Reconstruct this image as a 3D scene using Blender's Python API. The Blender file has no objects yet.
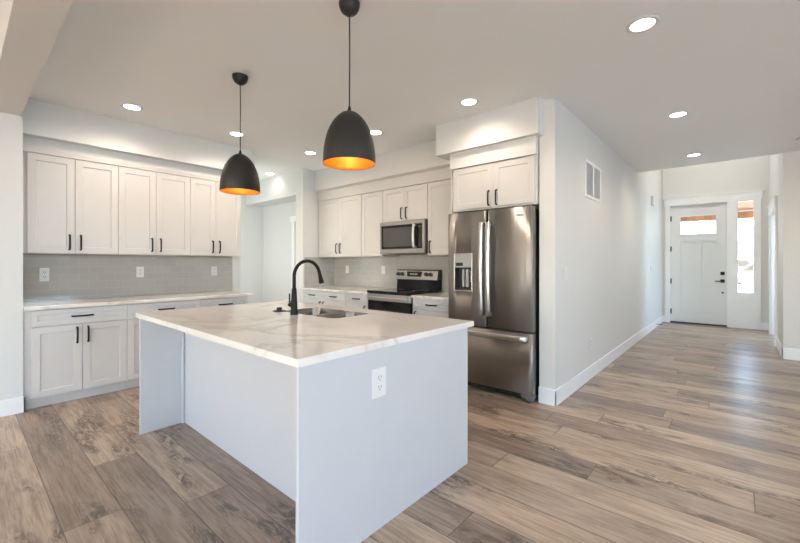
import bpy, bmesh, math, random
from mathutils import Vector, Matrix
random.seed(7)
scene = bpy.context.scene
COL = scene.collection

# ------------------------------------------------------------------ camera
F_PX, YAW, HORIZON, CAM_H = 387.0, math.atan(336.5 / 387.0), 263.6, 1.27
cam_data = bpy.data.cameras.new('camera')
cam_data.sensor_fit = 'HORIZONTAL'
cam_data.sensor_width = 36.0
cam_data.lens = 36.0 * F_PX / 800.0
cam_data.shift_y = -(271.5 - HORIZON) / 800.0
cam_data.clip_start = 0.02
cam_data.clip_end = 400
cam = bpy.data.objects.new('camera', cam_data)
cam.location = (0, 0, CAM_H)
cam.rotation_euler = (math.pi / 2, 0, YAW)
COL.objects.link(cam)
scene.camera = cam

# ------------------------------------------------------------------ world, exposure
vs = scene.view_settings
vs.view_transform = 'Standard'
vs.look = 'None'
vs.gamma = 1.0
vs.use_curve_mapping = False
vs.exposure = 0.46
scene.cycles.use_denoising = True
scene.cycles.max_bounces = 10
scene.cycles.diffuse_bounces = 6
scene.cycles.glossy_bounces = 5
scene.cycles.transparent_max_bounces = 12
scene.cycles.sample_clamp_indirect = 6.0
scene.cycles.caustics_reflective = False
scene.cycles.caustics_refractive = False

world = bpy.data.worlds.new('world')
scene.world = world
world.use_nodes = True
wn, wl = world.node_tree.nodes, world.node_tree.links
wn.clear()
w_out = wn.new('ShaderNodeOutputWorld')
w_bg = wn.new('ShaderNodeBackground')
w_sky = wn.new('ShaderNodeTexSky')
w_sky.sky_type = 'NISHITA'
w_sky.sun_disc = False
w_sky.sun_elevation = math.radians(48)
w_sky.sun_rotation = math.radians(200)
w_bg.inputs['Strength'].default_value = 1.3
wl.new(w_sky.outputs['Color'], w_bg.inputs['Color'])
wl.new(w_bg.outputs['Background'], w_out.inputs['Surface'])


def area(name, loc, rot, sx, sy, power, color, spread=180):
    d = bpy.data.lights.new(name, 'AREA')
    d.shape = 'RECTANGLE'
    d.size, d.size_y = sx, sy
    d.energy = power
    d.color = color
    d.spread = math.radians(spread)
    o = bpy.data.objects.new(name, d)
    o.location = loc
    o.rotation_euler = rot
    COL.objects.link(o)
    return o


sun = bpy.data.lights.new('sun', 'SUN')
sun.energy = 150
sun.angle = math.radians(0.6)
sun.color = (1.0, 0.98, 0.96)
sun_o = bpy.data.objects.new('sun', sun)
sun_o.rotation_euler = (math.radians(40), 0, math.radians(38))     # from behind the great-room windows, steeply down
COL.objects.link(sun_o)

DAY = (0.58, 0.79, 1.0)
R90 = math.pi / 2
# daylight through the great-room windows (behind the camera) and the side windows; foyer lit by an unseen ceiling lamp
for wx, wp in ((-3.2, 9), (-0.2, 9)):
    area('daylight_rear', (wx, -6.02, 1.55), (R90, 0, 0), 2.2, 2.3, wp, DAY)
for wy in (-4.2, -1.6):
    area('daylight_side', (4.62, wy, 1.5), (R90, 0, R90), 2.0, 2.0, 56, DAY)
for wy in (1.4,):  # high side window, added to brighten the hall
    area('daylight_side', (4.62, wy, 2.08), (R90, 0, R90), 2.0, 0.8, 92, DAY)
area('foyer_ceiling_light', (-0.4, 8.8, 4.18), (0, 0, 0), 0.5, 0.5, 20, (1.0, 0.94, 0.86))
area('fill_pantry', (-6.1, 2.61, 1.5), (R90, 0, math.pi), 1.2, 2.0, 17, (0.96, 1.0, 0.97))  # added fill lamp brightening the recess, no window here
area('daylight_den', (2.6, 8.8, 1.5), (R90, 0, R90), 1.2, 1.4, 40, DAY)

# ------------------------------------------------------------------ materials


def nodes_of(name):
    m = bpy.data.materials.new(name)
    m.use_nodes = True
    nt = m.node_tree
    nt.nodes.clear()
    out = nt.nodes.new('ShaderNodeOutputMaterial')
    b = nt.nodes.new('ShaderNodeBsdfPrincipled')
    nt.links.new(b.outputs[0], out.inputs['Surface'])
    return m, nt, b


def coords(nt, scale=(1, 1, 1), kind='Object'):
    tc = nt.nodes.new('ShaderNodeTexCoord')
    mp = nt.nodes.new('ShaderNodeMapping')
    mp.inputs['Scale'].default_value = scale
    nt.links.new(tc.outputs[kind], mp.inputs['Vector'])
    return mp.outputs['Vector']


def noise(nt, vec, scale, detail=2.0, rough=0.5, dist=0.0):
    n = nt.nodes.new('ShaderNodeTexNoise')
    n.inputs['Scale'].default_value = scale
    n.inputs['Detail'].default_value = detail
    n.inputs['Roughness'].default_value = rough
    n.inputs['Distortion'].default_value = dist
    if vec is not None:
        nt.links.new(vec, n.inputs['Vector'])
    return n.outputs['Fac']


def ramp(nt, fac, stops):
    r = nt.nodes.new('ShaderNodeValToRGB')
    el = r.color_ramp.elements
    while len(el) < len(stops):
        el.new(0.5)
    for e, (p, c) in zip(el, stops):
        e.position = p
        e.color = (c[0], c[1], c[2], 1) if not isinstance(c, (int, float)) else (c, c, c, 1)
    nt.links.new(fac, r.inputs['Fac'])
    return r.outputs['Color']


def mixc(nt, fac, a, b, mode='MIX'):
    n = nt.nodes.new('ShaderNodeMix')
    n.data_type = 'RGBA'
    n.blend_type = mode
    for sock, v in ((n.inputs[0], fac), (n.inputs[6], a), (n.inputs[7], b)):
        if isinstance(v, (int, float)):
            sock.default_value = v
        elif isinstance(v, tuple):
            sock.default_value = (v[0], v[1], v[2], 1)
        else:
            nt.links.new(v, sock)
    return n.outputs[2]


def math_n(nt, op, a, b=None):
    n = nt.nodes.new('ShaderNodeMath')
    n.operation = op
    for i, v in enumerate((a, b)):
        if v is None:
            continue
        if isinstance(v, (int, float)):
            n.inputs[i].default_value = v
        else:
            nt.links.new(v, n.inputs[i])
    return n.outputs[0]


def bump(nt, b, height, strength, dist=0.01):
    n = nt.nodes.new('ShaderNodeBump')
    n.inputs['Strength'].default_value = strength
    n.inputs['Distance'].default_value = dist
    nt.links.new(height, n.inputs['Height'])
    nt.links.new(n.outputs['Normal'], b.inputs['Normal'])


def plain(name, color, rough=0.5, metal=0.0, var=0.03, nscale=6.0, coat=0.0, spec=None):
    """a painted or moulded surface with slight procedural tone variation"""
    m, nt, b = nodes_of(name)
    v = coords(nt)
    f = noise(nt, v, nscale, 3)
    c0 = tuple(max(0, c * (1 - var)) for c in color)
    c1 = tuple(min(1, c * (1 + var)) for c in color)
    nt.links.new(ramp(nt, f, [(0.3, c0), (0.7, c1)]), b.inputs['Base Color'])
    b.inputs['Roughness'].default_value = rough
    b.inputs['Metallic'].default_value = metal
    if coat:
        b.inputs['Coat Weight'].default_value = coat
        b.inputs['Coat Roughness'].default_value = 0.05
    if spec is not None:
        b.inputs['Specular IOR Level'].default_value = spec
    return m


def emitter(name, color, strength):
    m, nt, b = nodes_of(name)
    b.inputs['Base Color'].default_value = (color[0], color[1], color[2], 1)
    b.inputs['Emission Color'].default_value = (color[0], color[1], color[2], 1)
    b.inputs['Emission Strength'].default_value = strength
    return m


def wall_paint(name, color):
    m, nt, b = nodes_of(name)
    v = coords(nt)
    f = noise(nt, v, 1.4, 2)
    nt.links.new(ramp(nt, f, [(0.3, tuple(c * 0.985 for c in color)), (0.7, color)]), b.inputs['Base Color'])
    b.inputs['Roughness'].default_value = 0.55
    bump(nt, b, noise(nt, v, 160, 3), 0.06, 0.002)
    return m


def steel(name, color=(0.50, 0.48, 0.45), rough=0.24, vertical=True, aniso=0.0):
    m, nt, b = nodes_of(name)
    sc = (60, 60, 0.8) if vertical else (0.8, 60, 60)
    v = coords(nt, sc)
    f = noise(nt, v, 4.0, 3)
    nt.links.new(ramp(nt, f, [(0.3, tuple(c * 0.93 for c in color)), (0.7, tuple(min(1, c * 1.05) for c in color))]), b.inputs['Base Color'])
    nt.links.new(ramp(nt, f, [(0.2, rough * 0.85), (0.8, rough * 1.2)]), b.inputs['Roughness'])
    b.inputs['Metallic'].default_value = 1.0
    if aniso:
        tg = nt.nodes.new('ShaderNodeTangent')
        b.inputs['Anisotropic Rotation'].default_value = 0.25
        tg.direction_type = 'RADIAL'
        tg.axis = 'Z'
        b.inputs['Anisotropic'].default_value = aniso
        nt.links.new(tg.outputs[0], b.inputs['Tangent'])
    if aniso:
        wv = noise(nt, coords(nt, (11, 11, 0.55)), 1.0, 2, 0.5, 0.4)
        bp = nt.nodes.new('ShaderNodeBump')
        bp.inputs['Strength'].default_value = 0.30
        bp.inputs['Distance'].default_value = 0.012
        nt.links.new(wv, bp.inputs['Height'])
        nt.links.new(bp.outputs['Normal'], b.inputs['Normal'])
    else:
        bump(nt, b, f, 0.02, 0.001)
    return m


def quartz(name):
    m, nt, b = nodes_of(name)
    v = coords(nt, (0.8, 1.1, 1.0))
    n1 = noise(nt, v, 1.25, 5, 0.55, 1.3)
    d1 = math_n(nt, 'ABSOLUTE', math_n(nt, 'SUBTRACT', n1, 0.5))
    vein = ramp(nt, d1, [(0.0, 1.0), (0.012, 0.55), (0.045, 0.0)])
    n2 = noise(nt, v, 3.1, 4, 0.6, 1.0)
    d2 = math_n(nt, 'ABSOLUTE', math_n(nt, 'SUBTRACT', n2, 0.52))
    fine = ramp(nt, d2, [(0.0, 0.6), (0.012, 0.0)])
    patch = ramp(nt, noise(nt, v, 1.0, 2), [(0.42, 0.0), (0.62, 1.0)])
    k = math_n(nt, 'MULTIPLY', math_n(nt, 'MAXIMUM', vein, math_n(nt, 'MULTIPLY', fine, 0.5)), patch)
    k = math_n(nt, 'MULTIPLY', k, 0.75)
    base = ramp(nt, noise(nt, v, 2.0, 3), [(0.3, (0.73, 0.69, 0.64)), (0.7, (0.79, 0.755, 0.705))])
    nt.links.new(mixc(nt, k, base, (0.47, 0.40, 0.33)), b.inputs['Base Color'])
    b.inputs['Roughness'].default_value = 0.13
    return m


def tile(name, axis):
    """3x6 subway tile, running bond, glossy grey"""
    m, nt, b = nodes_of(name)
    tc = nt.nodes.new('ShaderNodeTexCoord')
    sp = nt.nodes.new('ShaderNodeSeparateXYZ')
    nt.links.new(tc.outputs['Object'], sp.inputs[0])
    cb = nt.nodes.new('ShaderNodeCombineXYZ')
    nt.links.new(sp.outputs[axis], cb.inputs[0])
    nt.links.new(sp.outputs[2], cb.inputs[1])
    br = nt.nodes.new('ShaderNodeTexBrick')
    br.offset = 0.5
    br.inputs['Scale'].default_value = 1.0
    br.inputs['Brick Width'].default_value = 0.155
    br.inputs['Row Height'].default_value = 0.0775
    br.inputs['Mortar Size'].default_value = 0.0016
    br.inputs['Mortar Smooth'].default_value = 0.3
    br.inputs['Bias'].default_value = 0.0
    br.inputs['Color1'].default_value = (0.40, 0.385, 0.36, 1)
    br.inputs['Color2'].default_value = (0.43, 0.415, 0.39, 1)
    br.inputs['Mortar'].default_value = (0.46, 0.445, 0.42, 1)
    nt.links.new(cb.outputs[0], br.inputs['Vector'])
    nt.links.new(br.outputs['Color'], b.inputs['Base Color'])
    nt.links.new(ramp(nt, br.outputs['Fac'], [(0.0, 0.09), (1.0, 0.6)]), b.inputs['Roughness'])
    h = math_n(nt, 'ADD', math_n(nt, 'MULTIPLY', br.outputs['Fac'], -1.0), math_n(nt, 'MULTIPLY', noise(nt, tc.outputs['Object'], 14, 2), 0.35))
    bump(nt, b, h, 0.22, 0.003)
    return m


def plank_floor(name):
    m, nt, b = nodes_of(name)
    at = nt.nodes.new('ShaderNodeVertexColor')
    at.layer_name = 'plank'
    sp = nt.nodes.new('ShaderNodeSeparateColor')
    nt.links.new(at.outputs['Color'], sp.inputs[0])
    tone, rnd, rnd2 = sp.outputs[0], sp.outputs[1], sp.outputs[2]
    tc = nt.nodes.new('ShaderNodeTexCoord')
    off = nt.nodes.new('ShaderNodeCombineXYZ')
    nt.links.new(math_n(nt, 'MULTIPLY', rnd, 37.0), off.inputs[0])
    nt.links.new(math_n(nt, 'MULTIPLY', rnd2, 23.0), off.inputs[1])
    nt.links.new(math_n(nt, 'MULTIPLY', rnd, 11.0), off.inputs[2])
    ad = nt.nodes.new('ShaderNodeVectorMath')
    ad.operation = 'ADD'
    nt.links.new(tc.outputs['Object'], ad.inputs[0])
    nt.links.new(off.outputs[0], ad.inputs[1])

    def stretched(sx, sy):
        mp = nt.nodes.new('ShaderNodeMapping')
        mp.inputs['Scale'].default_value = (sx, sy, 1)
        nt.links.new(ad.outputs[0], mp.inputs['Vector'])
        return mp.outputs[0]
    grain = noise(nt, stretched(1.6, 26), 1.6, 6, 0.68, 0.9)
    fibre = noise(nt, stretched(5, 120), 1.0, 4, 0.65, 0.3)
    cloud = noise(nt, stretched(1.2, 4.5), 1.5, 4, 0.6, 0.8)
    patch = noise(nt, stretched(1.5, 4.2), 1.25, 2, 0.5, 0.3)
    knot = noise(nt, stretched(4.5, 15.0), 1.7, 6, 0.74, 1.5)
    base = ramp(nt, tone, [(0.0, (0.215, 0.165, 0.132)), (0.35, (0.36, 0.283, 0.222)), (0.7, (0.55, 0.432, 0.325)), (1.0, (0.70, 0.56, 0.43))])
    base = mixc(nt, math_n(nt, 'MULTIPLY', rnd2, 0.55), base, mixc(nt, 1.0, base, (0.93, 0.97, 1.02), 'MULTIPLY'))
    c = mixc(nt, ramp(nt, cloud, [(0.36, 0.0), (0.62, 0.85)]), base, mixc(nt, 1.0, base, (0.70, 0.68, 0.67), 'MULTIPLY'))
    c = mixc(nt, ramp(nt, grain, [(0.44, 0.0), (0.60, 1.0)]), c, mixc(nt, 1.0, c, (0.72, 0.675, 0.635), 'MULTIPLY'))
    c = mixc(nt, ramp(nt, fibre, [(0.36, 0.45), (0.52, 0.0)]), c, mixc(nt, 1.0, c, (0.55, 0.50, 0.46), 'MULTIPLY'))
    kmask = math_n(nt, 'MULTIPLY', ramp(nt, patch, [(0.52, 0.0), (0.63, 1.0)]), ramp(nt, knot, [(0.45, 0.0), (0.55, 0.95)]))
    c = mixc(nt, kmask, c, (0.085, 0.065, 0.053))
    # seams between the boards, from the board's own corner coordinates
    uv = nt.nodes.new('ShaderNodeUVMap')
    uv.uv_map = 'board'
    su = nt.nodes.new('ShaderNodeSeparateXYZ')
    nt.links.new(uv.outputs[0], su.inputs[0])
    uv2 = nt.nodes.new('ShaderNodeUVMap')
    uv2.uv_map = 'board_end'
    su2 = nt.nodes.new('ShaderNodeSeparateXYZ')
    nt.links.new(uv2.outputs[0], su2.inputs[0])
    dmin = math_n(nt, 'MINIMUM', math_n(nt, 'MINIMUM', su.outputs[0], su.outputs[1]), math_n(nt, 'MINIMUM', su2.outputs[0], su2.outputs[1]))
    seam = ramp(nt, math_n(nt, 'MULTIPLY', dmin, 100.0), [(0.16, 1.0), (0.36, 0.0)])
    c = mixc(nt, math_n(nt, 'MULTIPLY', seam, 0.85), c, (0.075, 0.062, 0.05))
    nt.links.new(c, b.inputs['Base Color'])
    nt.links.new(ramp(nt, grain, [(0.2, 0.26), (0.8, 0.40)]), b.inputs['Roughness'])
    h = math_n(nt, 'SUBTRACT', math_n(nt, 'MULTIPLY', grain, -0.25), seam)
    bump(nt, b, h, 0.12, 0.004)
    return m


def window_glass(name):
    m = bpy.data.materials.new(name)
    m.use_nodes = True
    nt = m.node_tree
    nt.nodes.clear()
    out = nt.nodes.new('ShaderNodeOutputMaterial')
    tr = nt.nodes.new('ShaderNodeBsdfTransparent')
    tr.inputs['Color'].default_value = (0.94, 0.97, 0.97, 1)
    gl = nt.nodes.new('ShaderNodeBsdfGlossy')
    gl.inputs['Roughness'].default_value = 0.02
    fr = nt.nodes.new('ShaderNodeFresnel')
    fr.inputs['IOR'].default_value = 1.35
    mx = nt.nodes.new('ShaderNodeMixShader')
    nt.links.new(fr.outputs[0], mx.inputs[0])
    nt.links.new(tr.outputs[0], mx.inputs[1])
    nt.links.new(gl.outputs[0], mx.inputs[2])
    nt.links.new(mx.outputs[0], out.inputs['Surface'])
    return m


M = {
    'wall': wall_paint('wall_paint', (0.675, 0.675, 0.66)),
    'ceiling': wall_paint('ceiling_paint', (0.87, 0.885, 0.89)),
    'trim': plain('trim_paint', (0.83, 0.84, 0.85), 0.35, var=0.01),
    'cabinet': plain('cabinet_paint', (0.59, 0.572, 0.555), 0.36, var=0.01),
    'island': plain('island_paint', (0.53, 0.54, 0.562), 0.36, var=0.01),
    'door': plain('door_paint', (0.72, 0.74, 0.74), 0.4, var=0.01),
    'black': plain('matt_black_metal', (0.010, 0.009, 0.009), 0.5, 0.0, var=0.1, spec=0.2),
    'shade': plain('shade_black', (0.017, 0.0155, 0.0145), 0.45, 0.0, var=0.15, spec=0.35),
    'gold': plain('shade_gold', (0.72, 0.235, 0.022), 0.45, 0.3, var=0.05),
    'steel': steel('brushed_steel', (0.315, 0.30, 0.283), 0.40, aniso=0.92),
    'sink_steel': steel('sink_steel', (0.36, 0.34, 0.32), 0.2),
    'steel_h': steel('brushed_steel_horizontal', vertical=False),
    'chrome': steel('polished_handle_steel', (0.60, 0.59, 0.575), 0.32),
    'steel_dark': plain('grey_appliance_side', (0.20, 0.20, 0.20), 0.45, 0.4),
    'blackglass': plain('black_glass', (0.008, 0.008, 0.009), 0.08, var=0.0, spec=0.3),
    'ovenglass': plain('oven_window_glass', (0.028, 0.026, 0.025), 0.10, var=0.0, spec=0.3),
    'mwglass': plain('microwave_window_glass', (0.075, 0.075, 0.075), 0.15, var=0.02, spec=0.3),
    'plastic': plain('black_plastic', (0.02, 0.02, 0.02), 0.4),
    'greyplastic': plain('grey_plastic', (0.34, 0.335, 0.32), 0.3),
    'display': plain('display_dark', (0.02, 0.018, 0.012), 0.15),
    'quartz': quartz('quartz_white_warm_veins'),
    'tile_y': tile('subway_tile_left', 1),
    'tile_x': tile('subway_tile_range', 0),
    'floor': plank_floor('vinyl_plank'),
    'plate': plain('outlet_white', (0.70, 0.70, 0.69), 0.3, var=0.0),
    'slot': plain('outlet_slot', (0.05, 0.05, 0.05), 0.6),
    'glass': window_glass('window_glass'),
    'lens': emitter('downlight_lens', (1.0, 0.93, 0.83), 9.0),
    'bulb': emitter('bulb_warm', (1.0, 0.5, 0.15), 4.0),
    'lamp_text': plain('lettering_grey', (0.10, 0.10, 0.10), 0.4, 0.5),
    'panel_text': plain('panel_marks', (0.55, 0.53, 0.48), 0.5),
    'cedar': plain('porch_cedar', (0.50, 0.27, 0.15), 0.6, var=0.2, nscale=9),
    'ground': plain('pale_ground', (0.10, 0.10, 0.095), 0.9, var=0.08, nscale=0.7),
    'hill': plain('hill_scrub', (0.030, 0.037, 0.036), 0.95, var=0.4, nscale=0.25),
    'car_red': plain('car_red', (0.035, 0.004, 0.006), 0.5),
    'car_blue': plain('car_blue', (0.006, 0.010, 0.034), 0.5),
    'tyre': plain('tyre_rubber', (0.02, 0.02, 0.02), 0.8),
    'roof_blue': plain('roof_blue', (0.010, 0.019, 0.034), 0.7),
    'grille': plain('vent_grey', (0.80, 0.80, 0.81), 0.4),
    'duct': plain('duct_grey', (0.60, 0.61, 0.62), 0.6),
}

# ------------------------------------------------------------------ mesh helpers


class MB:
    """collects shapes in world coordinates; build() links them as one mesh object"""

    def __init__(self):
        self.v, self.f, self.mi = [], [], []
        self.smooth = []

    def face(self, idx, mi=0, sm=False):
        self.f.append(idx)
        self.mi.append(mi)
        self.smooth.append(sm)

    def box(self, x0, x1, y0, y1, z0, z1, mi=0):
        if x0 > x1: x0, x1 = x1, x0
        if y0 > y1: y0, y1 = y1, y0
        if z0 > z1: z0, z1 = z1, z0
        n = len(self.v)
        self.v += [(x0, y0, z0), (x1, y0, z0), (x1, y1, z0), (x0, y1, z0), (x0, y0, z1), (x1, y0, z1), (x1, y1, z1), (x0, y1, z1)]
        for q in ((0, 3, 2, 1), (4, 5, 6, 7), (0, 1, 5, 4), (1, 2, 6, 5), (2, 3, 7, 6), (3, 0, 4, 7)):
            self.face([n + k for k in q], mi)
        return self

    def rbox(self, x0, x1, y0, y1, z0, z1, r=0.004, mi=0, seg=2):
        """box with rounded edges"""
        if x0 > x1: x0, x1 = x1, x0
        if y0 > y1: y0, y1 = y1, y0
        if z0 > z1: z0, z1 = z1, z0
        bm = bmesh.new()
        bmesh.ops.create_cube(bm, size=1.0)
        for v in bm.verts:
            v.co = Vector(((x0 + x1) / 2 + v.co.x * (x1 - x0), (y0 + y1) / 2 + v.co.y * (y1 - y0), (z0 + z1) / 2 + v.co.z * (z1 - z0)))
        r = min(r, (x1 - x0) * 0.45, (y1 - y0) * 0.45, (z1 - z0) * 0.45)
        bmesh.ops.bevel(bm, geom=bm.edges[:], offset=r, segments=seg, affect='EDGES', profile=0.5)
        self.add_bm(bm, mi)
        return self

    def add_bm(self, bm, mi=0, sm=False):
        n = len(self.v)
        bm.verts.index_update()
        self.v += [tuple(v.co) for v in bm.verts]
        for f in bm.faces:
            self.face([n + v.index for v in f.verts], mi, sm)
        bm.free()

    def tube(self, pts, r, seg=10, mi=0, caps=True, flat=None):
        """round tube along points; r a number or one per point; flat=(a,b) scales the two section axes"""
        pts = [Vector(p) for p in pts]
        rs = r if isinstance(r, (list, tuple)) else [r] * len(pts)
        n0 = len(self.v)
        d0 = (pts[1] - pts[0]).normalized()
        u = d0.orthogonal().normalized()
        if abs(d0.z) > 0.9:
            u = Vector((1, 0, 0))
        elif abs(d0.x) > 0.9:
            u = Vector((0, 1, 0))
        elif abs(d0.y) > 0.9:
            u = Vector((1, 0, 0))
        for i, p in enumerate(pts):
            if i == 0: d = pts[1] - pts[0]
            elif i == len(pts) - 1: d = pts[-1] - pts[-2]
            else: d = (pts[i + 1] - p).normalized() + (p - pts[i - 1]).normalized()
            d.normalize()
            u = (u - d * u.dot(d)).normalized()
            w = d.cross(u)
            for k in range(seg):
                a = 2 * math.pi * k / seg
                ca, sa = math.cos(a), math.sin(a)
                if flat:
                    e = 0.45
                    ca = math.copysign(abs(ca) ** e, ca) * flat[0]
                    sa = math.copysign(abs(sa) ** e, sa) * flat[1]
                self.v.append(tuple(p + u * (ca * rs[i]) + w * (sa * rs[i])))
        for i in range(len(pts) - 1):
            for k in range(seg):
                a, b = n0 + i * seg + k, n0 + i * seg + (k + 1) % seg
                self.face([a, b, b + seg, a + seg], mi, True)
        if caps:
            self.face([n0 + k for k in range(seg)][::-1], mi)
            self.face([n0 + (len(pts) - 1) * seg + k for k in range(seg)], mi)
        return self

    def lathe(self, prof, c, seg=32, mi=0, axis='z', cap0=False, cap1=False, flip=False):
        """prof: (radius, height) pairs about c"""
        n0 = len(self.v)
        for r, h in prof:
            for k in range(seg):
                a = 2 * math.pi * k / seg
                ca, sa = r * math.cos(a), r * math.sin(a)
                if axis == 'z': p = (c[0] + ca, c[1] + sa, c[2] + h)
                elif axis == 'y': p = (c[0] + ca, c[1] + h, c[2] + sa)
                else: p = (c[0] + h, c[1] + ca, c[2] + sa)
                self.v.append(p)
        for i in range(len(prof) - 1):
            for k in range(seg):
                a, b = n0 + i * seg + k, n0 + i * seg + (k + 1) % seg
                q = [a, b, b + seg, a + seg]
                self.face(q[::-1] if flip else q, mi, True)
        if cap0: self.face([n0 + k for k in range(seg)][::-1], mi)
        if cap1: self.face([n0 + (len(prof) - 1) * seg + k for k in range(seg)], mi)
        return self

    def prism(self, poly, axis, a0, a1, mi=0):
        """extrude a 2-D polygon along axis ('x': poly=(y,z); 'y': poly=(x,z); 'z': poly=(x,y))"""
        n0, k = len(self.v), len(poly)
        for a in (a0, a1):
            for p, q in poly:
                self.v.append((a, p, q) if axis == 'x' else (p, a, q) if axis == 'y' else (p, q, a))
        self.face(list(range(n0, n0 + k))[::-1], mi)
        self.face(list(range(n0 + k, n0 + 2 * k)), mi)
        for i in range(k):
            j = (i + 1) % k
            self.face([n0 + i, n0 + j, n0 + k + j, n0 + k + i], mi)
        return self

    def build(self, name, mats, parent=None, recalc=True):
        if not isinstance(mats, (list, tuple)):
            mats = [mats]
        o0 = ORIGIN.get(parent.name, Vector((0, 0, 0))) if parent else None
        if o0 is None:
            xs = [v[0] for v in self.v]; ys = [v[1] for v in self.v]; zs = [v[2] for v in self.v]
            o0 = Vector(((min(xs) + max(xs)) / 2, (min(ys) + max(ys)) / 2, min(zs)))
            if self.keep_origin:
                o0 = Vector((0, 0, 0))
        me = bpy.data.meshes.new(name)
        me.from_pydata([tuple(Vector(v) - o0) for v in self.v], [], self.f)
        for m in mats:
            me.materials.append(m)
        me.polygons.foreach_set('material_index', self.mi)
        me.polygons.foreach_set('use_smooth', self.smooth)
        me.update()
        if recalc:
            bm = bmesh.new()
            bm.from_mesh(me)
            bmesh.ops.recalc_face_normals(bm, faces=bm.faces[:])
            bm.to_mesh(me)
            bm.free()
        o = bpy.data.objects.new(name, me)
        COL.objects.link(o)
        if parent:
            o.parent = parent
        else:
            o.location = o0
        ORIGIN[o.name] = o0
        return o

    keep_origin = False


class SB(MB):
    """structure pieces keep the world origin so that their procedural textures line up"""
    keep_origin = True


ORIGIN = {}


def tag(o, label, cat, group=None, kind=None):
    o['label'] = label
    o['category'] = cat
    if group: o['group'] = group
    if kind: o['kind'] = kind
    return o


def thing(name, loc, label, cat, group=None, kind=None):
    o = bpy.data.objects.new(name, None)
    o.empty_display_size = 0.1
    o.location = loc
    COL.objects.link(o)
    ORIGIN[o.name] = Vector(loc)
    return tag(o, label, cat, group, kind)


def struct(name, mb, m, label, cat):
    o = mb.build(name, m)
    return tag(o, label, cat, kind='structure')


def dup(root, loc, label):
    r = root.copy()
    COL.objects.link(r)
    r.location = loc
    r['label'] = label
    for ch in list(root.children):
        c = ch.copy()
        COL.objects.link(c)
        c.parent = r
        for g in ch.children:
            d = g.copy()
            COL.objects.link(d)
            d.parent = c
    return r


def wall_cells(mb, axis, c0, c1, a0, a1, z0, z1, holes=()):
    """a wall between planes c0 and c1, running a0..a1, with rectangular openings (a, b, zlo, zhi)"""
    As = sorted({a0, a1} | {h[0] for h in holes} | {h[1] for h in holes})
    Zs = sorted({z0, z1} | {h[2] for h in holes} | {h[3] for h in holes})
    for p, q in zip(As, As[1:]):
        for r, s in zip(Zs, Zs[1:]):
            m, n = (p + q) / 2, (r + s) / 2
            if any(h[0] < m < h[1] and h[2] < n < h[3] for h in holes):
                continue
            if axis == 'x': mb.box(p, q, c0, c1, r, s)
            else: mb.box(c0, c1, p, q, r, s)
    return mb


# ------------------------------------------------------------------ structure: floor, walls, ceilings
CEIL = 2.75
# floor: every board a face with its own tone; 'board' / 'board_end' hold the distance to its edges
PW, PL = 0.2335, 2.2
known = {-1: -3.725, 0: -2.40, 1: -3.03, 2: -2.20, 3: -1.34, 4: -1.9, 5: -1.014, 6: 0.3, 7: 0.1, 8: -1.155, 9: -0.667, 12: -1.171, 13: -0.841, 15: -0.463, 17: -0.186, 18: -0.436, 10: 0.072}
tone_known = {(-1, -3): 0.62, (0, -3): 0.38, (1, -4): 0.72, (1, -2): 0.30, (2, -3): 0.62, (2, -1.5): 0.30, (3, -2): 0.30, (5, -1.3): 0.42, (5, -0.5): 0.34,
              (6, -1): 0.66, (7, -1): 0.55, (8, -1.4): 0.5, (8, -0.5): 0.72, (9, -1): 0.26, (9, -0.3): 0.45, (10, -1): 0.7, (11, -1.2): 0.62, (0, -1.6): 0.45, (4, -1): 0.6, (-2, -3): 0.5}
fv, ff, fcol, fu1, fu2 = [], [], [], [], []
for k in range(-28, 43):
    y0 = 0.335 + PW * k
    y1 = y0 + PW
    x = known.get(k, random.uniform(-1.5, 0.0))
    x0_ = x
    while x > -7.2: x -= PL
    while x < 4.8:
        xa, xb = max(x, -7.1), min(x + PL, 4.75)
        t = random.choice([0.25, 0.35, 0.42, 0.5, 0.55, 0.62, 0.7, 0.78])
        for (kk, xx), tv in tone_known.items():
            if kk == k and x <= xx < x + PL: t = tv
        n = len(fv)
        ya, yb = max(y0, -6.1), min(y1, 10.3)
        fv += [(xa, ya, 0), (xb, ya, 0), (xb, yb, 0), (xa, yb, 0)]
        ff.append((n, n + 1, n + 2, n + 3))
        c = (t, random.random(), random.random(), 1)
        fcol += [c] * 4
        L, W = xb - xa, yb - ya
        fu1 += [(0, 0), (L, 0), (L, W), (0, W)]
        fu2 += [(L, W), (0, W), (0, 0), (L, 0)]
        x += PL
fm = bpy.data.meshes.new('floor')
fm.from_pydata(fv, [], ff)
ca = fm.color_attributes.new('plank', 'FLOAT_COLOR', 'CORNER')
for i, c in enumerate(fcol): ca.data[i].color = c
for nm, src in (('board', fu1), ('board_end', fu2)):
    ul = fm.uv_layers.new(name=nm)
    for i, c in enumerate(src): ul.data[i].uv = c
fm.materials.append(M['floor'])
floor = bpy.data.objects.new('floor', fm)
COL.objects.link(floor)
tag(floor, 'wood-look plank floor of mixed tan and grey-brown boards', 'floor', kind='structure')

b = SB(); b.box(-7.0, 4.75, 0.30, 7.30, CEIL, CEIL + 0.12)
struct('ceiling', b, M['ceiling'], 'flat taupe-white ceiling over the kitchen and hall', 'ceiling')
b = SB(); b.box(-7.1, 4.75, -6.15, 0.20, 3.30, 3.42)
struct('ceiling_great_room', b, M['ceiling'], 'higher ceiling of the great room beyond the beam', 'ceiling')
b = SB(); b.box(-1.40, 0.65, 7.18, 10.4, 4.20, 4.32)
struct('ceiling_foyer', b, M['ceiling'], 'tall ceiling above the entry foyer', 'ceiling')
b = SB(); b.box(0.59, 3.0, 7.4, 10.4, 2.75, 2.85)
struct('ceiling_den', b, M['ceiling'], 'ceiling of the room beyond the cased opening', 'ceiling')

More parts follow.
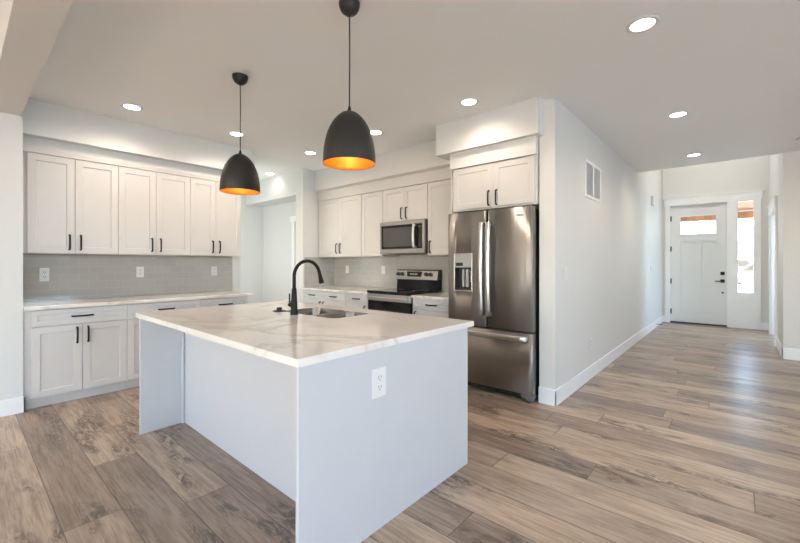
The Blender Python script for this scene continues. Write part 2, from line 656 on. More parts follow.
b = SB(); b.box(-6.95, -5.2, 0.384, 2.60, 0, CEIL)
struct('wall_left', b, M['wall'], 'white wall behind the left run of cabinets', 'wall')
b = SB(); b.box(-7.1, -4.6, 0.183, 0.382, 0, 2.525)
struct('wall_column', b, M['wall'], 'white wall end at the left edge, carrying the beam', 'wall')
b = SB(); b.box(-7.1, 4.75, 0.183, 0.369, 2.525, 3.40)
struct('trim_1', b, M['wall'], 'dropped beam crossing the upper left corner', 'beam')
b = SB(); b.box(-7.1, -6.88, 2.4, 4.3, 0, CEIL)
struct('wall_pantry_side', b, M['wall'], 'far left wall of the recess beyond the cabinets', 'wall')
b = SB(); b.box(-6.95, -5.273, 3.90, 4.05, 0, CEIL)
struct('wall_pantry_back', b, M['wall'], 'back wall of the recess beyond the left cabinets', 'wall')
b = SB(); b.box(-6.95, -5.273, 3.55, 3.90, 2.36, CEIL)
struct('wall_pantry_header', b, M['wall'], 'white dropped header across the recess beyond the left cabinets', 'wall')
b = SB(); b.box(-5.273, -5.085, 3.55, 4.32, 0, CEIL)
struct('wall_range_end', b, M['wall'], 'short white wall ending left of the range cabinets', 'wall')
b = SB(); b.box(-5.3, -1.30, 4.17, 4.32, 0, CEIL)
struct('wall_range', b, M['wall'], 'back wall behind range and refrigerator', 'wall')
b = SB(); b.box(-1.362, -1.22, 3.51, 10.16, 0, CEIL); b.box(-1.368, -1.22, 7.2, 10.16, CEIL, 4.25)
struct('wall_hall', b, M['wall'], 'long white hall wall right of the refrigerator', 'wall')
b = SB(); wall_cells(b, 'x', 10.16, 10.32, -1.40, 3.0, 0, 4.3, [(-1.087, -0.14, 0, 2.51), (0.0, 0.27, 0.66, 2.53)])
struct('wall_front', b, M['wall'], 'foyer wall holding the front door and sidelight', 'wall')
b = SB(); wall_cells(b, 'y', 0.47, 0.59, 7.40, 10.16, 0, 4.3, [(8.25, 9.60, 0, 2.13)])
struct('wall_foyer_right', b, M['wall'], 'right foyer wall with a cased opening', 'wall')
b = SB(); b.box(0.47, 4.75, 7.25, 7.40, 0, 4.3); b.box(-1.22, 0.47, 7.24, 7.30, CEIL + 0.002, 4.3)
struct('wall_right_of_hall', b, M['wall'], 'shadowed wall end at the right edge facing the kitchen', 'wall')
b = SB(); wall_cells(b, 'y', 2.7, 2.85, 7.4, 10.3, 0, CEIL, [(8.2, 9.4, 0.8, 2.2)])
struct('wall_den', b, M['wall'], 'outer wall of the room beyond the cased opening', 'wall')
b = SB(); wall_cells(b, 'x', -6.1, -5.95, -7.1, 4.75, 0, 3.4, [(-4.3, -2.1, 0.4, 2.7), (-1.3, 0.9, 0.4, 2.7)])
struct('wall_rear', b, M['wall'], 'great room window wall behind the viewer', 'wall')
b = SB(); wall_cells(b, 'y', 4.55, 4.70, -6.0, 7.3, 0, 3.4, [(-5.2, -3.2, 0.5, 2.5), (-2.6, -0.6, 0.5, 2.5), (0.4, 2.4, 1.68, 2.48)])
struct('wall_right', b, M['wall'], 'window wall on the far right of the great room', 'wall')
b = SB(); b.box(-7.1, -6.9, -6.0, 0.2, 0, 3.4)
struct('wall_great_room_left', b, M['wall'], 'left wall of the great room', 'wall')

b = SB(); b.box(-5.2, -4.77, 0.385, 2.58, 2.43, CEIL)
struct('wall_soffit_left', b, M['wall'], 'white soffit above the left upper cabinets', 'soffit')
b = SB(); b.box(-5.085, -2.443, 3.77, 4.17, 2.43, CEIL)
struct('wall_soffit_range', b, M['wall'], 'white soffit above the range cabinets', 'soffit')
b = SB(); b.box(-2.443, -1.329, 3.395, 4.17, 2.43, CEIL)
struct('wall_soffit_refrigerator', b, M['wall'], 'deep white soffit box above the refrigerator cabinet', 'soffit')

# backsplash tiles
b = SB(); b.box(-5.2, -5.19, 0.40, 2.483, 0.90, 1.37)
struct('wall_tile_left', b, M['tile_y'], 'glossy grey subway tile above the left counter', 'backsplash')
b = SB(); b.box(-5.085, -1.40, 4.16, 4.17, 0.90, 1.42)
struct('wall_tile_range', b, M['tile_x'], 'glossy grey subway tile behind the range', 'backsplash')
b = SB(); b.box(-5.085, -5.075, 3.575, 4.16, 0.90, 1.37)
struct('wall_tile_range_side', b, M['tile_y'], 'grey subway tile return left of the range counter', 'backsplash')


def baseboard(name, pieces, label):
    mb = SB()
    for (x0, x1, y0, y1, h) in pieces:
        mb.rbox(x0, x1, y0, y1, 0, h, 0.003, seg=1)
    return struct(name, mb, M['trim'], label, 'baseboard')


baseboard('baseboard_hall', [(-1.22, -1.207, 3.496, 10.16, 0.145), (-1.366, -1.207, 3.496, 3.51, 0.145)], 'white baseboard along the hall wall and round its end')
baseboard('baseboard_column', [(-4.60, -4.587, 0.183, 0.398, 0.135), (-4.66, -4.587, 0.382, 0.398, 0.135)], 'white baseboard at the foot of the left wall end')
baseboard('baseboard_foyer_right', [(0.457, 0.47, 7.237, 8.16, 0.15), (0.457, 4.55, 7.237, 7.25, 0.15), (0.457, 0.47, 9.69, 10.16, 0.15)], 'white baseboard round the right wall end')
baseboard('baseboard_front', [(-1.22, -1.17, 10.147, 10.16, 0.145), (0.355, 0.47, 10.147, 10.16, 0.145)], 'white baseboard beside the front door casing')
baseboard('baseboard_pantry', [(-6.88, -5.95, 3.887, 3.90, 0.14), (-6.88, -6.867, 2.6, 3.9, 0.14)], 'white baseboard in the recess beyond the cabinets')

# casing of the front door and sidelight
b = SB()
b.box(-1.168, -1.087, 10.135, 10.16, 0, 2.51)
b.box(-0.14, -0.002, 10.135, 10.16, 0, 2.51)
b.box(0.27, 0.355, 10.135, 10.16, 0, 2.51)
b.box(-0.002, 0.27, 10.14, 10.16, 0, 0.66)
b.box(-1.185, 0.372, 10.13, 10.16, 2.51, 2.66)
b.box(-1.21, 0.395, 10.12, 10.16, 2.66, 2.685)
struct('trim_2', b, M['trim'], 'white casing framing the front door and sidelight', 'door casing')
b = SB()
b.box(0.44, 0.47, 9.60, 9.69, 0, 2.13); b.box(0.44, 0.47, 8.16, 8.25, 0, 2.13); b.box(0.435, 0.47, 8.14, 9.71, 2.13, 2.27); b.box(0.425, 0.47, 8.12, 9.73, 2.27, 2.30)
b.box(0.47, 0.59, 9.585, 9.60, 0, 2.13)
struct('trim_3', b, M['trim'], 'white casing of the opening in the right foyer wall', 'door casing')
b = SB()
b.box(-5.90, -5.81, 3.88, 3.90, 0, 2.0); b.box(-5.94, -5.30, 3.875, 3.90, 2.0, 2.10)
struct('trim_4', b, M['trim'], 'white door casing half hidden in the recess', 'door casing')


def crown(name, mb, label):
    return struct(name, mb, M['cabinet'], label, 'cabinet crown')


b = SB(); b.box(-5.2, -4.875, 0.386, 2.435, 2.335, 2.43)
struct('trim_9', b, M['wall'], 'painted riser between left upper cabinets and soffit', 'cabinet crown')
b = SB(); b.rbox(-5.19, -4.852, 0.386, 2.44, 2.287, 2.335, 0.004)
crown('trim_5', b, 'painted trim strip along the top of the left upper cabinets')
b = SB(); b.box(-5.075, -2.31, 3.815, 4.16, 2.268, 2.405); b.prism([(3.815, 2.405), (3.775, 2.43), (4.1, 2.43), (4.1, 2.405)], 'x', -5.08, -2.31)
crown('trim_6', b, 'painted riser between range upper cabinets and soffit')
b = SB(); b.box(-2.302, -1.372, 3.455, 4.1, 2.268, 2.43)
struct('trim_7', b, M['wall'], 'painted riser between refrigerator cabinet and soffit', 'cabinet crown')

# ------------------------------------------------------------------ exterior seen through the front door glass
b = SB(); b.box(-60, 80, 10.35, 160, -0.35, -0.15)
struct('ground_outside', b, M['ground'], 'pale ground outside the front door', 'ground')
b = SB(); b.rbox(-3.5, 3.5, 12.4, 12.6, 2.36, 2.52, 0.01); b.rbox(-3.5, -3.3, 12.4, 12.6, -0.15, 2.36, 0.01); b.rbox(3.3, 3.5, 12.4, 12.6, -0.15, 2.36, 0.01)
struct('trim_8', b, M['cedar'], 'orange-brown wooden porch beam seen through the door glass', 'beam')
b = SB(); b.box(-3.6, 3.6, 10.33, 12.95, 2.56, 2.72)  # roof slab added to keep the sun off the beam
struct('ceiling_porch_shade', b, M['cedar'], 'porch roof added to shade the beam', 'porch roof')
b = SB()
hv = []
for i in range(33):
    x = -60 + 140 * i / 32
    hv.append((x, 9 + 9 * math.sin(i * 0.42 + 0.4) + 3 * math.sin(i * 1.3)))
for i in range(32):
    (xa, ha), (xb, hb) = hv[i], hv[i + 1]
    n = len(b.v)
    b.v += [(xa, 95, -0.3), (xb, 95, -0.3), (xb, 130, hb), (xa, 130, ha), (xa, 155, -0.3), (xb, 155, -0.3)]
    b.face([n, n + 1, n + 2, n + 3], 0, True); b.face([n + 3, n + 2, n + 5, n + 4], 0, True)
struct('hill_outside', b, M['hill'], 'pale scrubby hillside beyond the street', 'hill')


def car(name, x, y, mat, label, s=1.0):
    t = thing(name, (x, y, -0.15), label, 'car')
    mb = MB()
    prof = [(-2.1, 0.3), (-2.1, 0.75), (-1.2, 0.92), (-0.6, 1.42), (0.8, 1.42), (1.5, 0.95), (2.1, 0.85), (2.1, 0.3)]
    mb.prism([(x + p * s, -0.15 + q * s) for p, q in prof], 'y', y - 0.85 * s, y + 0.85 * s)
    mb.build('body', mat, t)
    mb = MB()
    mb.prism([(x + p * s, -0.15 + q * s) for p, q in [(-1.0, 0.96), (-0.5, 1.34), (0.72, 1.34), (1.25, 0.97)]], 'y', y - 0.86 * s, y + 0.86 * s)
    mb.build('windows', M['blackglass'], t)
    for px in (-1.35, 1.35):
        for sy in (-0.78, 0.78):
            mb = MB()
            mb.lathe([(0.01, -0.1), (0.33, -0.1), (0.33, 0.1), (0.01, 0.1)], (x + px * s, y + sy * s, 0.18), 16, axis='y')
            mb.build('wheel', M['tyre'], t)
    return t


car('car', 1.3, 36.0, M['car_red'], 'red car parked outside, seen through the sidelight')
car('car', -0.4, 41.0, M['car_blue'], 'blue car parked behind the red one, seen through the sidelight', 1.25)
t = thing('house', (0.6, 70, -0.15), 'small house with a blue gabled roof far outside the sidelight', 'house')
mb = MB(); mb.box(-1.4, 2.6, 68, 72, -0.15, 2.4); mb.build('walls', M['trim'], t)
mb = MB(); mb.prism([(-1.8, 2.4), (3.0, 2.4), (0.6, 4.6)], 'y', 67.7, 72.3); mb.build('roof', M['roof_blue'], t)

# ------------------------------------------------------------------ front door and sidelight
DY = 10.19
d = thing('door_1', (-0.61, DY, 0), 'white entry door with a small top window and black lockset', 'door', kind='structure')


def recessed_slab(mb, u0, u1, z0, z1, panels, yf, yb, rec, hole=None):
    """slab facing -Y with recessed panels (u0,u1,z0,z1) and an optional through hole"""
    hs = list(panels) + ([hole] if hole else [])
    US = sorted({u0, u1} | {h[0] for h in hs} | {h[1] for h in hs})
    ZS = sorted({z0, z1} | {h[2] for h in hs} | {h[3] for h in hs})
    for p, q in zip(US, US[1:]):
        for r, s in zip(ZS, ZS[1:]):
            m, n = (p + q) / 2, (r + s) / 2
            if hole and hole[0] < m < hole[1] and hole[2] < n < hole[3]:
                continue
            inp = any(h[0] < m < h[1] and h[2] < n < h[3] for h in panels)
            mb.box(p, q, yf + (rec if inp else 0), yb, r, s)


mb = MB()
recessed_slab(mb, -1.083, -0.144, 0.03, 2.505, [(-0.90, -0.665, 0.29, 1.74), (-0.545, -0.30, 0.29, 1.74)], DY, DY + 0.045, 0.022, (-0.905, -0.32, 1.895, 2.27))
slab = mb.build('slab', M['door'], d)
mb = MB(); mb.box(-0.905, -0.32, DY + 0.018, DY + 0.024, 1.895, 2.27); mb.build('glass', M['glass'], d)
mb = MB()
for (a0, a1, c0, c1) in ((-0.925, -0.30, 2.27, 2.29), (-0.925, -0.30, 1.875, 1.895), (-0.925, -0.905, 1.895, 2.27), (-0.32, -0.30, 1.895, 2.27)):
    mb.box(a0, a1, DY - 0.008, DY, c0, c1)
mb.build('glass_frame', M['door'], d)
mb = MB(); mb.box(-1.087, -0.14, DY - 0.03, DY + 0.09, 0, 0.028); mb.build('sill', M['plastic'], d)
for hz in (2.236, 1.586, 0.893, 0.244):
    mb = MB(); mb.box(-1.086, -1.06, DY - 0.014, DY, hz - 0.055, hz + 0.055); mb.tube([(-1.087, DY - 0.012, hz - 0.052), (-1.087, DY - 0.012, hz + 0.052)], 0.008, 8); mb.build('hinge', M['black'], d)
mb = MB(); mb.rbox(-0.245, -0.18, DY - 0.03, DY, 1.04, 1.105, 0.003); mb.build('deadbolt', M['black'], d)
mb = MB(); mb.rbox(-0.245, -0.18, DY - 0.018, DY, 0.885, 0.95, 0.003); mb.tube([(-0.212, DY - 0.018, 0.917), (-0.212, DY - 0.055, 0.917), (-0.225, DY - 0.06, 0.915), (-0.33, DY - 0.06, 0.912)], 0.010, 8); mb.build('lever_handle', M['black'], d)
mb = MB(); mb.lathe([(0.001, -0.012), (0.016, -0.012), (0.018, 0)], (-0.212, DY, 0.68), 12, axis='y'); mb.build('lock_cover', M['black'], d)
b = MB(); b.box(-1.09, -1.083, DY - 0.03, DY + 0.1, 0, 2.51); b.box(-0.144, -0.137, DY - 0.03, DY + 0.1, 0, 2.51); b.box(-1.09, -0.137, DY - 0.03, DY + 0.1, 2.506, 2.515); b.build('door_jamb', M['trim'], d)

w = thing('window_1', (0.135, DY, 0.66), 'tall narrow sidelight window right of the front door', 'window', kind='structure')
mb = MB(); mb.box(0.02, 0.25, DY + 0.02, DY + 0.026, 0.70, 2.50); mb.build('glass', M['glass'], w)
mb = MB()
for (a0, a1, c0, c1) in ((0.0, 0.27, 0.66, 0.70), (0.0, 0.27, 2.50, 2.53), (0.0, 0.02, 0.70, 2.50), (0.25, 0.27, 0.70, 2.50)):
    mb.box(a0, a1, DY - 0.045, DY + 0.08, c0, c1)
mb.build('frame', M['trim'], w)
# great-room window frames (behind the viewer)
nwin = 2
for a in (-4.3, -1.3):
    w = thing('window_%d' % nwin, (a + 1.1, -6.02, 0.4), ('left', 'right')[nwin - 2] + ' great room window behind the viewer', 'window', kind='structure')
    mb = MB()
    for (p, q, r, s) in ((a, a + 2.2, 0.4, 0.46), (a, a + 2.2, 2.64, 2.7), (a, a + 0.06, 0.46, 2.64), (a + 2.14, a + 2.2, 0.46, 2.64), (a + 1.08, a + 1.12, 0.46, 2.64)):
        mb.box(p, q, -6.01, -5.93, r, s)
    mb.build('frame', M['trim'], w)
    nwin += 1
for a, s0, s1 in ((-5.2, 0.5, 2.5), (-2.6, 0.5, 2.5), (0.4, 1.68, 2.48)):  # the last, high one is made up to let fill light into the hall
    w = thing('window_%d' % nwin, (4.6, a + 1.0, s0), ('rear', 'second', 'added high')[nwin - 4] + ' window in the right great room wall', 'window', kind='structure')
    mb = MB()
    for (p, q, r, s) in ((a, a + 2.0, s0, s0 + 0.06), (a, a + 2.0, s1 - 0.06, s1), (a, a + 0.06, s0 + 0.06, s1 - 0.06), (a + 1.94, a + 2.0, s0 + 0.06, s1 - 0.06), (a + 0.98, a + 1.02, s0 + 0.06, s1 - 0.06)):
        mb.box(4.53, 4.61, p, q, r, s)
    mb.build('frame', M['trim'], w)
    nwin += 1

# ------------------------------------------------------------------ cabinets


class Front:
    """maps (u, n, z) on a cabinet front to world: 'L' = left wall, faces +X, u = Y; 'B' = back wall, faces -Y, u = X"""

    def __init__(self, side, plane):
        self.side, self.p = side, plane

    def __call__(self, u, n, z):
        return (self.p + n, u, z) if self.side == 'L' else (u, self.p - n, z)


def shaker(fr, u0, u1, z0, z1, rail=0.058, rec=0.007, th=0.019, flat=False):
    """a framed cabinet front: outer edge softly chamfered, centre panel recessed"""
    mb = MB()
    c = 0.002
    g = 0.0015
    u0 += g; u1 -= g; z0 += g; z1 -= g

    def ring(d, n):
        i = len(mb.v)
        mb.v.extend([fr(u0 + d, n, z0 + d), fr(u1 - d, n, z0 + d), fr(u1 - d, n, z1 - d), fr(u0 + d, n, z1 - d)])
        return i
    rings = [ring(0, 0), ring(0, th - c), ring(c, th)]
    if not flat:
        rings += [ring(rail, th), ring(rail + 0.004, th - rec)]
    for a, b_ in zip(rings, rings[1:]):
        for k in range(4):
            j = (k + 1) % 4
            mb.face([a + k, a + j, b_ + j, b_ + k])
    mb.face([rings[-1] + k for k in range(4)])
    mb.face([rings[0] + k for k in range(4)][::-1])
    return mb


def pull(fr, u, z, n0, length=0.14, vertical=True, r=0.0078):
    mb = MB()
    L = length / 2
    if vertical:
        pts = [fr(u, n0, z - L), fr(u, n0 + 0.018, z - L), fr(u, n0 + 0.028, z - L + 0.012), fr(u, n0 + 0.030, z), fr(u, n0 + 0.028, z + L - 0.012), fr(u, n0 + 0.018, z + L), fr(u, n0, z + L)]
    else:
        pts = [fr(u - L, n0, z), fr(u - L, n0 + 0.018, z), fr(u - L + 0.012, n0 + 0.028, z), fr(u, n0 + 0.030, z), fr(u + L - 0.012, n0 + 0.028, z), fr(u + L, n0 + 0.018, z), fr(u + L, n0, z)]
    mb.tube(pts, r, 8)
    return mb


TH = 0.019


def door(fr, cab, u0, u1, z0, z1, hu=None, hz=None, n=0.0, mat='cabinet'):
    f2 = lambda u, k, z: fr(u, k + n, z)
    o = shaker(f2, u0, u1, z0, z1).build('door', M[mat], cab)
    if hu is not None:
        pull(f2, hu, hz, TH).build('handle', M['black'], o)
    return o


def drawer(fr, cab, u0, u1, z0, z1, hl=0.15, mat='cabinet'):
    o = shaker(fr, u0, u1, z0, z1, rail=0.042).build('drawer', M[mat], cab)
    if hl:
        pull(fr, (u0 + u1) / 2, (z0 + z1) / 2, TH, hl, False).build('handle', M['black'], o)
    return o


# left wall uppers
FX = -4.85 - TH
frL = Front('L', FX)
names = ['nearest the left wall end', 'in the middle of the left run', 'farthest from the left wall end']
ups = [(0.428, 1.115, 0.766), (1.115, 1.817, 1.462), (1.817, 2.435, 2.114)]
for (u0, u1, um), nm in zip(ups, names):
    c = thing('upper_cabinet', (-5.03, (u0 + u1) / 2, 1.365), 'white two-door wall cabinet ' + nm, 'cabinet', 'upper cabinets on the left wall')
    MB().box(-5.199, FX - 0.002, u0 + 0.001 - (0.042 if u0 < 0.5 else 0), u1 - 0.001, 1.365, 2.287).build('body', M['cabinet'], c)
    door(frL, c, u0, um, 1.368, 2.282, um - 0.042, 1.475)
    door(frL, c, um, u1, 1.368, 2.282, um + 0.042, 1.475)
# left wall bases
FXB = -4.60 - TH
frLB = Front('L', FXB)
bases = [(0.43, 1.132, 0.781), (1.132, 1.835, 1.483), (1.835, 2.40, 2.118)]
for i, ((u0, u1, um), nm) in enumerate(zip(bases, names)):
    c = thing('base_cabinet', (-4.9, (u0 + u1) / 2, 0), 'white base cabinet, one drawer over two doors, ' + nm, 'cabinet', 'base cabinets on the left wall')
    mb = MB().box(-5.186, FXB - 0.002, u0 + 0.001 - (0.046 if i == 0 else 0), u1 - 0.001, 0.092, 0.868)
    mb.build('body', M['cabinet'], c)
    MB().box(-5.15, -4.664, u0 + 0.001 - (0.046 if i == 0 else 0), u1 - 0.001, 0, 0.092).build('toe_kick', M['cabinet'], c)
    drawer(frLB, c, u0, u1, 0.716, 0.860)
    door(frLB, c, u0, um, 0.094, 0.712, um - 0.04, 0.612)
    door(frLB, c, um, u1, 0.094, 0.712, um + 0.04, 0.612)


def slab_top(name, x0, x1, y0, y1, z0, z1, label, holes=(), skew=0.0):
    """stone slab with eased edges and optional rounded cut-outs"""
    if not holes:
        o = MB().rbox(x0, x1, y0, y1, z0, z1, 0.004).build(name, M['quartz'])
        return tag(o, label, 'countertop')
    bm = bmesh.new()
    e = 0.003

    def loop(pts, z):
        vs_ = [bm.verts.new((p[0], p[1], z)) for p in pts]
        for a, c_ in zip(vs_, vs_[1:] + vs_[:1]): bm.edges.new((a, c_))
        return vs_
    outer_top = [(x0 + e, y0 + skew + e), (x1 - e, y0 + e), (x1 - e, y1 - e), (x0 + e, y1 - e)]
    outer = [(x0, y0 + skew), (x1, y0), (x1, y1), (x0, y1)]
    sets = []
    for z, op in ((z1, outer_top), (z0, outer)):
        ls = [loop(op, z)] + [loop(h, z) for h in holes]
        edges = [bm.edges.get((a, c_)) for L in ls for a, c_ in zip(L, L[1:] + L[:1])]
        bmesh.ops.triangle_fill(bm, use_beauty=True, edges=edges)
        sets.append(ls)
    mid = [bm.verts.new((p[0], p[1], z1 - e)) for p in outer]
    for a, c_ in ((sets[0][0], mid), (mid, sets[1][0])):
        for k in range(4):
            j = (k + 1) % 4
            bm.faces.new((a[k], a[j], c_[j], c_[k]))
    for h in range(len(holes)):
        A, B = sets[0][1 + h], sets[1][1 + h]
        for k in range(len(A)):
            j = (k + 1) % len(A)
            bm.faces.new((A[k], A[j], B[j], B[k]))
    mb = MB()
    mb.add_bm(bm)
    return tag(mb.build(name, M['quartz']), label, 'countertop')


def rrect(x0, x1, y0, y1, r, n=6):
    pts = []
    for cx, cy, a0 in ((x1 - r, y1 - r, 0), (x0 + r, y1 - r, 90), (x0 + r, y0 + r, 180), (x1 - r, y0 + r, 270)):
        for k in range(n + 1):
            a = math.radians(a0 + 90 * k / n)
            pts.append((cx + r * math.cos(a), cy + r * math.sin(a)))
    return pts


slab_top('countertop', -5.19, -4.568, 0.383, 2.46, 0.868, 0.90, 'white quartz worktop on the left base cabinets, under the long tile backsplash')

# range wall uppers
FY = 3.82 + TH
frB = Front('B', FY)
c = thing('upper_cabinet', (-4.56, 4.0, 1.37), 'white two-door wall cabinet in the corner left of the microwave', 'cabinet', 'upper cabinets on the range wall')
MB().box(-5.075, -4.057, FY + 0.002, 4.16, 1.37, 2.268).build('body', M['cabinet'], c)
door(frB, c, -5.045, -4.552, 1.373, 2.262, -4.592, 1.50)
door(frB, c, -4.552, -4.058, 1.373, 2.262, -4.508, 1.50)
c = thing('upper_cabinet', (-3.84, 4.0, 1.37), 'narrow one-door white wall cabinet directly left of the microwave', 'cabinet', 'upper cabinets on the range wall')
MB().box(-4.055, -3.637, FY + 0.002, 4.16, 1.37, 2.268).build('body', M['cabinet'], c)
door(frB, c, -4.055, -3.637, 1.373, 2.262)
c = thing('upper_cabinet', (-3.25, 4.0, 1.82), 'short two-door white cabinet above the microwave', 'cabinet', 'upper cabinets on the range wall')
MB().box(-3.635, -2.874, FY + 0.002, 4.16, 1.822, 2.268).build('body', M['cabinet'], c)
door(frB, c, -3.633, -3.254, 1.826, 2.262, -3.287, 1.925)
door(frB, c, -3.254, -2.875, 1.826, 2.262, -3.205, 1.925)
c = thing('upper_cabinet', (-2.59, 4.0, 1.37), 'single-door white wall cabinet between microwave and refrigerator', 'cabinet', 'upper cabinets on the range wall')
MB().box(-2.872, -2.310, FY + 0.002, 4.16, 1.37, 2.268).build('body', M['cabinet'], c)
door(frB, c, -2.870, -2.320, 1.373, 2.262, -2.825, 1.475)
# range wall bases
FYB = 3.53 + TH
frBB = Front('B', FYB)


def base_b(x0, x1, label, drawers, doors):
    c = thing('base_cabinet', ((x0 + x1) / 2, 3.85, 0), label, 'cabinet', 'base cabinets on the range wall')
    MB().box(x0, x1, FYB + 0.002, 4.15, 0.105, 0.868).build('body', M['cabinet'], c)
    MB().box(x0, x1, FYB + 0.06, 4.1, 0, 0.105).build('toe_kick', M['cabinet'], c)
    for a, b_ in drawers: drawer(frBB, c, a, b_, 0.738, 0.862, 0.13)
    for a, b_, hu in doors: door(frBB, c, a, b_, 0.105, 0.734, hu, 0.64)


base_b(-5.07, -4.062, 'white base cabinet with two drawers in the corner left of the range', [(-5.055, -4.578), (-4.578, -4.064)], [(-5.055, -4.578, -4.615), (-4.578, -4.064, -4.542)])
base_b(-4.060, -3.622, 'narrow white base cabinet with one drawer directly left of the range', [(-4.060, -3.624)], [(-4.060, -3.624, -3.672)])
base_b(-2.876, -2.320, 'white base cabinet with one drawer between range and refrigerator', [(-2.874, -2.325)], [(-2.874, -2.325, -2.825)])
slab_top('countertop', -5.074, -3.618, 3.505, 4.16, 0.868, 0.90, 'white quartz worktop in the corner left of the range')
slab_top('countertop', -2.880, -2.312, 3.505, 4.16, 0.868, 0.90, 'short white quartz worktop between range and refrigerator')
# refrigerator surround
o = MB().box(-2.305, -2.287, 3.48, 4.16, 0, 2.267).build('refrigerator_side_panel', M['cabinet'])
tag(o, 'tall white panel standing along the left side of the refrigerator', 'cabinet panel')
c = thing('over_refrigerator_cabinet', (-1.83, 3.8, 1.815), 'deep two-door white cabinet above the refrigerator', 'cabinet')
MB().box(-2.285, -1.372, 3.49, 4.16, 1.815, 2.267).build('body', M['cabinet'], c)
frR = Front('B', 3.488)
door(frR, c, -2.268, -1.806, 1.83, 2.262, -1.848, 1.918)
door(frR, c, -1.806, -1.390, 1.83, 2.262, -1.764, 1.918)

# ------------------------------------------------------------------ refrigerator
RX0, RX1, RYF = -2.288, -1.380, 3.40
r_ = thing('refrigerator', ((RX0 + RX1) / 2, 3.8, 0), 'stainless french-door refrigerator with ice dispenser, in the cabinet alcove', 'refrigerator')
MB().box(RX0 + 0.014, RX1 - 0.012, 3.475, 4.12, 0.05, 1.775).build('body', M['plastic'], r_)


def curved_front(x0, x1, z0, z1, yf, yb, bulge, hole=None, nx=18, edge=0.012):
    """door slab whose face is gently convex across its width, with rounded vertical edges"""
    mb = MB()
    xs = [x0 + (x1 - x0) * k / nx for k in range(nx + 1)]
    xs += [x0 + edge * 0.3, x0 + edge, x1 - edge, x1 - edge * 0.3]
    zs = [z0, z1]
    if hole:
        xs = [x for x in xs if not (hole[0] - 0.008 < x < hole[0] + 0.008 or hole[1] - 0.008 < x < hole[1] + 0.008)] + [hole[0], hole[1]]
        zs += [hole[2], hole[3]]
    xs, zs = sorted(set(xs)), sorted(zs)

    def yy(x):
        t_ = (x - x0) / (x1 - x0) * 2 - 1
        y = yf - bulge * (1 - t_ * t_)
        dd = min(x - x0, x1 - x)
        if dd < edge:
            y += edge * (1 - math.sqrt(max(0, 1 - (1 - dd / edge) ** 2)))
        return y
    idx, bak = {}, {}
    for i, x in enumerate(xs):
        for j, z in enumerate(zs):
            idx[i, j] = len(mb.v); mb.v.append((x, yy(x), z))
            bak[i, j] = len(mb.v); mb.v.append((x, yb, z))
    cells = set()
    for i in range(len(xs) - 1):
        for j in range(len(zs) - 1):
            xm, zm = (xs[i] + xs[i + 1]) / 2, (zs[j] + zs[j + 1]) / 2
            if hole and hole[0] < xm < hole[1] and hole[2] < zm < hole[3]: continue
            cells.add((i, j))
    for i, j in cells:
        mb.face([idx[i, j], idx[i + 1, j], idx[i + 1, j + 1], idx[i, j + 1]], 0, True)
        mb.face([bak[i, j], bak[i, j + 1], bak[i + 1, j + 1], bak[i + 1, j]], 0)
        for di, dj, p, q in ((-1, 0, (i, j), (i, j + 1)), (1, 0, (i + 1, j + 1), (i + 1, j)), (0, -1, (i + 1, j), (i, j)), (0, 1, (i, j + 1), (i + 1, j + 1))):
            if (i + di, j + dj) not in cells:
                mb.face([idx[p], idx[q], bak[q], bak[p]], 0)
    return mb


XM = -1.836
hole = (-2.196, -2.000, 1.0, 1.365)
dl = curved_front(RX0, XM - 0.006, 0.650, 1.79, RYF, 3.47, 0.010, hole).build('left_door', M['steel'], r_)
dr = curved_front(XM + 0.006, RX1, 0.650, 1.79, RYF, 3.47, 0.010).build('right_door', M['steel'], r_)
fd = curved_front(RX0, RX1, 0.085, 0.634, RYF, 3.47, 0.014).build('freezer_drawer', M['steel'], r_)


def bar_handle(p0, p1, out, flat, r, mb=None):
    """bowed bar between two feet; out = bow direction"""
    p0, p1, out = Vector(p0), Vector(p1), Vector(out)
    mb = MB()
    pts = []
    for k in range(15):
        t_ = k / 14
        pts.append(p0.lerp(p1, t_) + out * (0.72 + 0.28 * math.sin(math.pi * t_)))
    mb.tube(pts, r, 12, flat=flat)
    for q in (pts[0], pts[-1]):
        back = q - out * 0.80
        ax = (p1 - p0).normalized() * (0.016 if q is pts[0] else -0.016)
        mb.tube([q + ax, back + ax], r * 0.9, 10, flat=(1, 1))
    return mb


bar_handle((-1.872, RYF - 0.002, 0.765), (-1.872, RYF - 0.002, 1.668), (0, -0.062, 0), (1.0, 0.7), 0.021).build('handle', M['chrome'], dl)
bar_handle((-1.796, RYF - 0.002, 0.765), (-1.796, RYF - 0.002, 1.668), (0, -0.062, 0), (1.0, 0.7), 0.021).build('handle', M['chrome'], dr)
bar_handle((-2.235, RYF - 0.004, 0.588), (-1.425, RYF - 0.004, 0.588), (0, -0.062, 0), (0.6, 1.0), 0.024).build('handle', M['chrome'], fd)
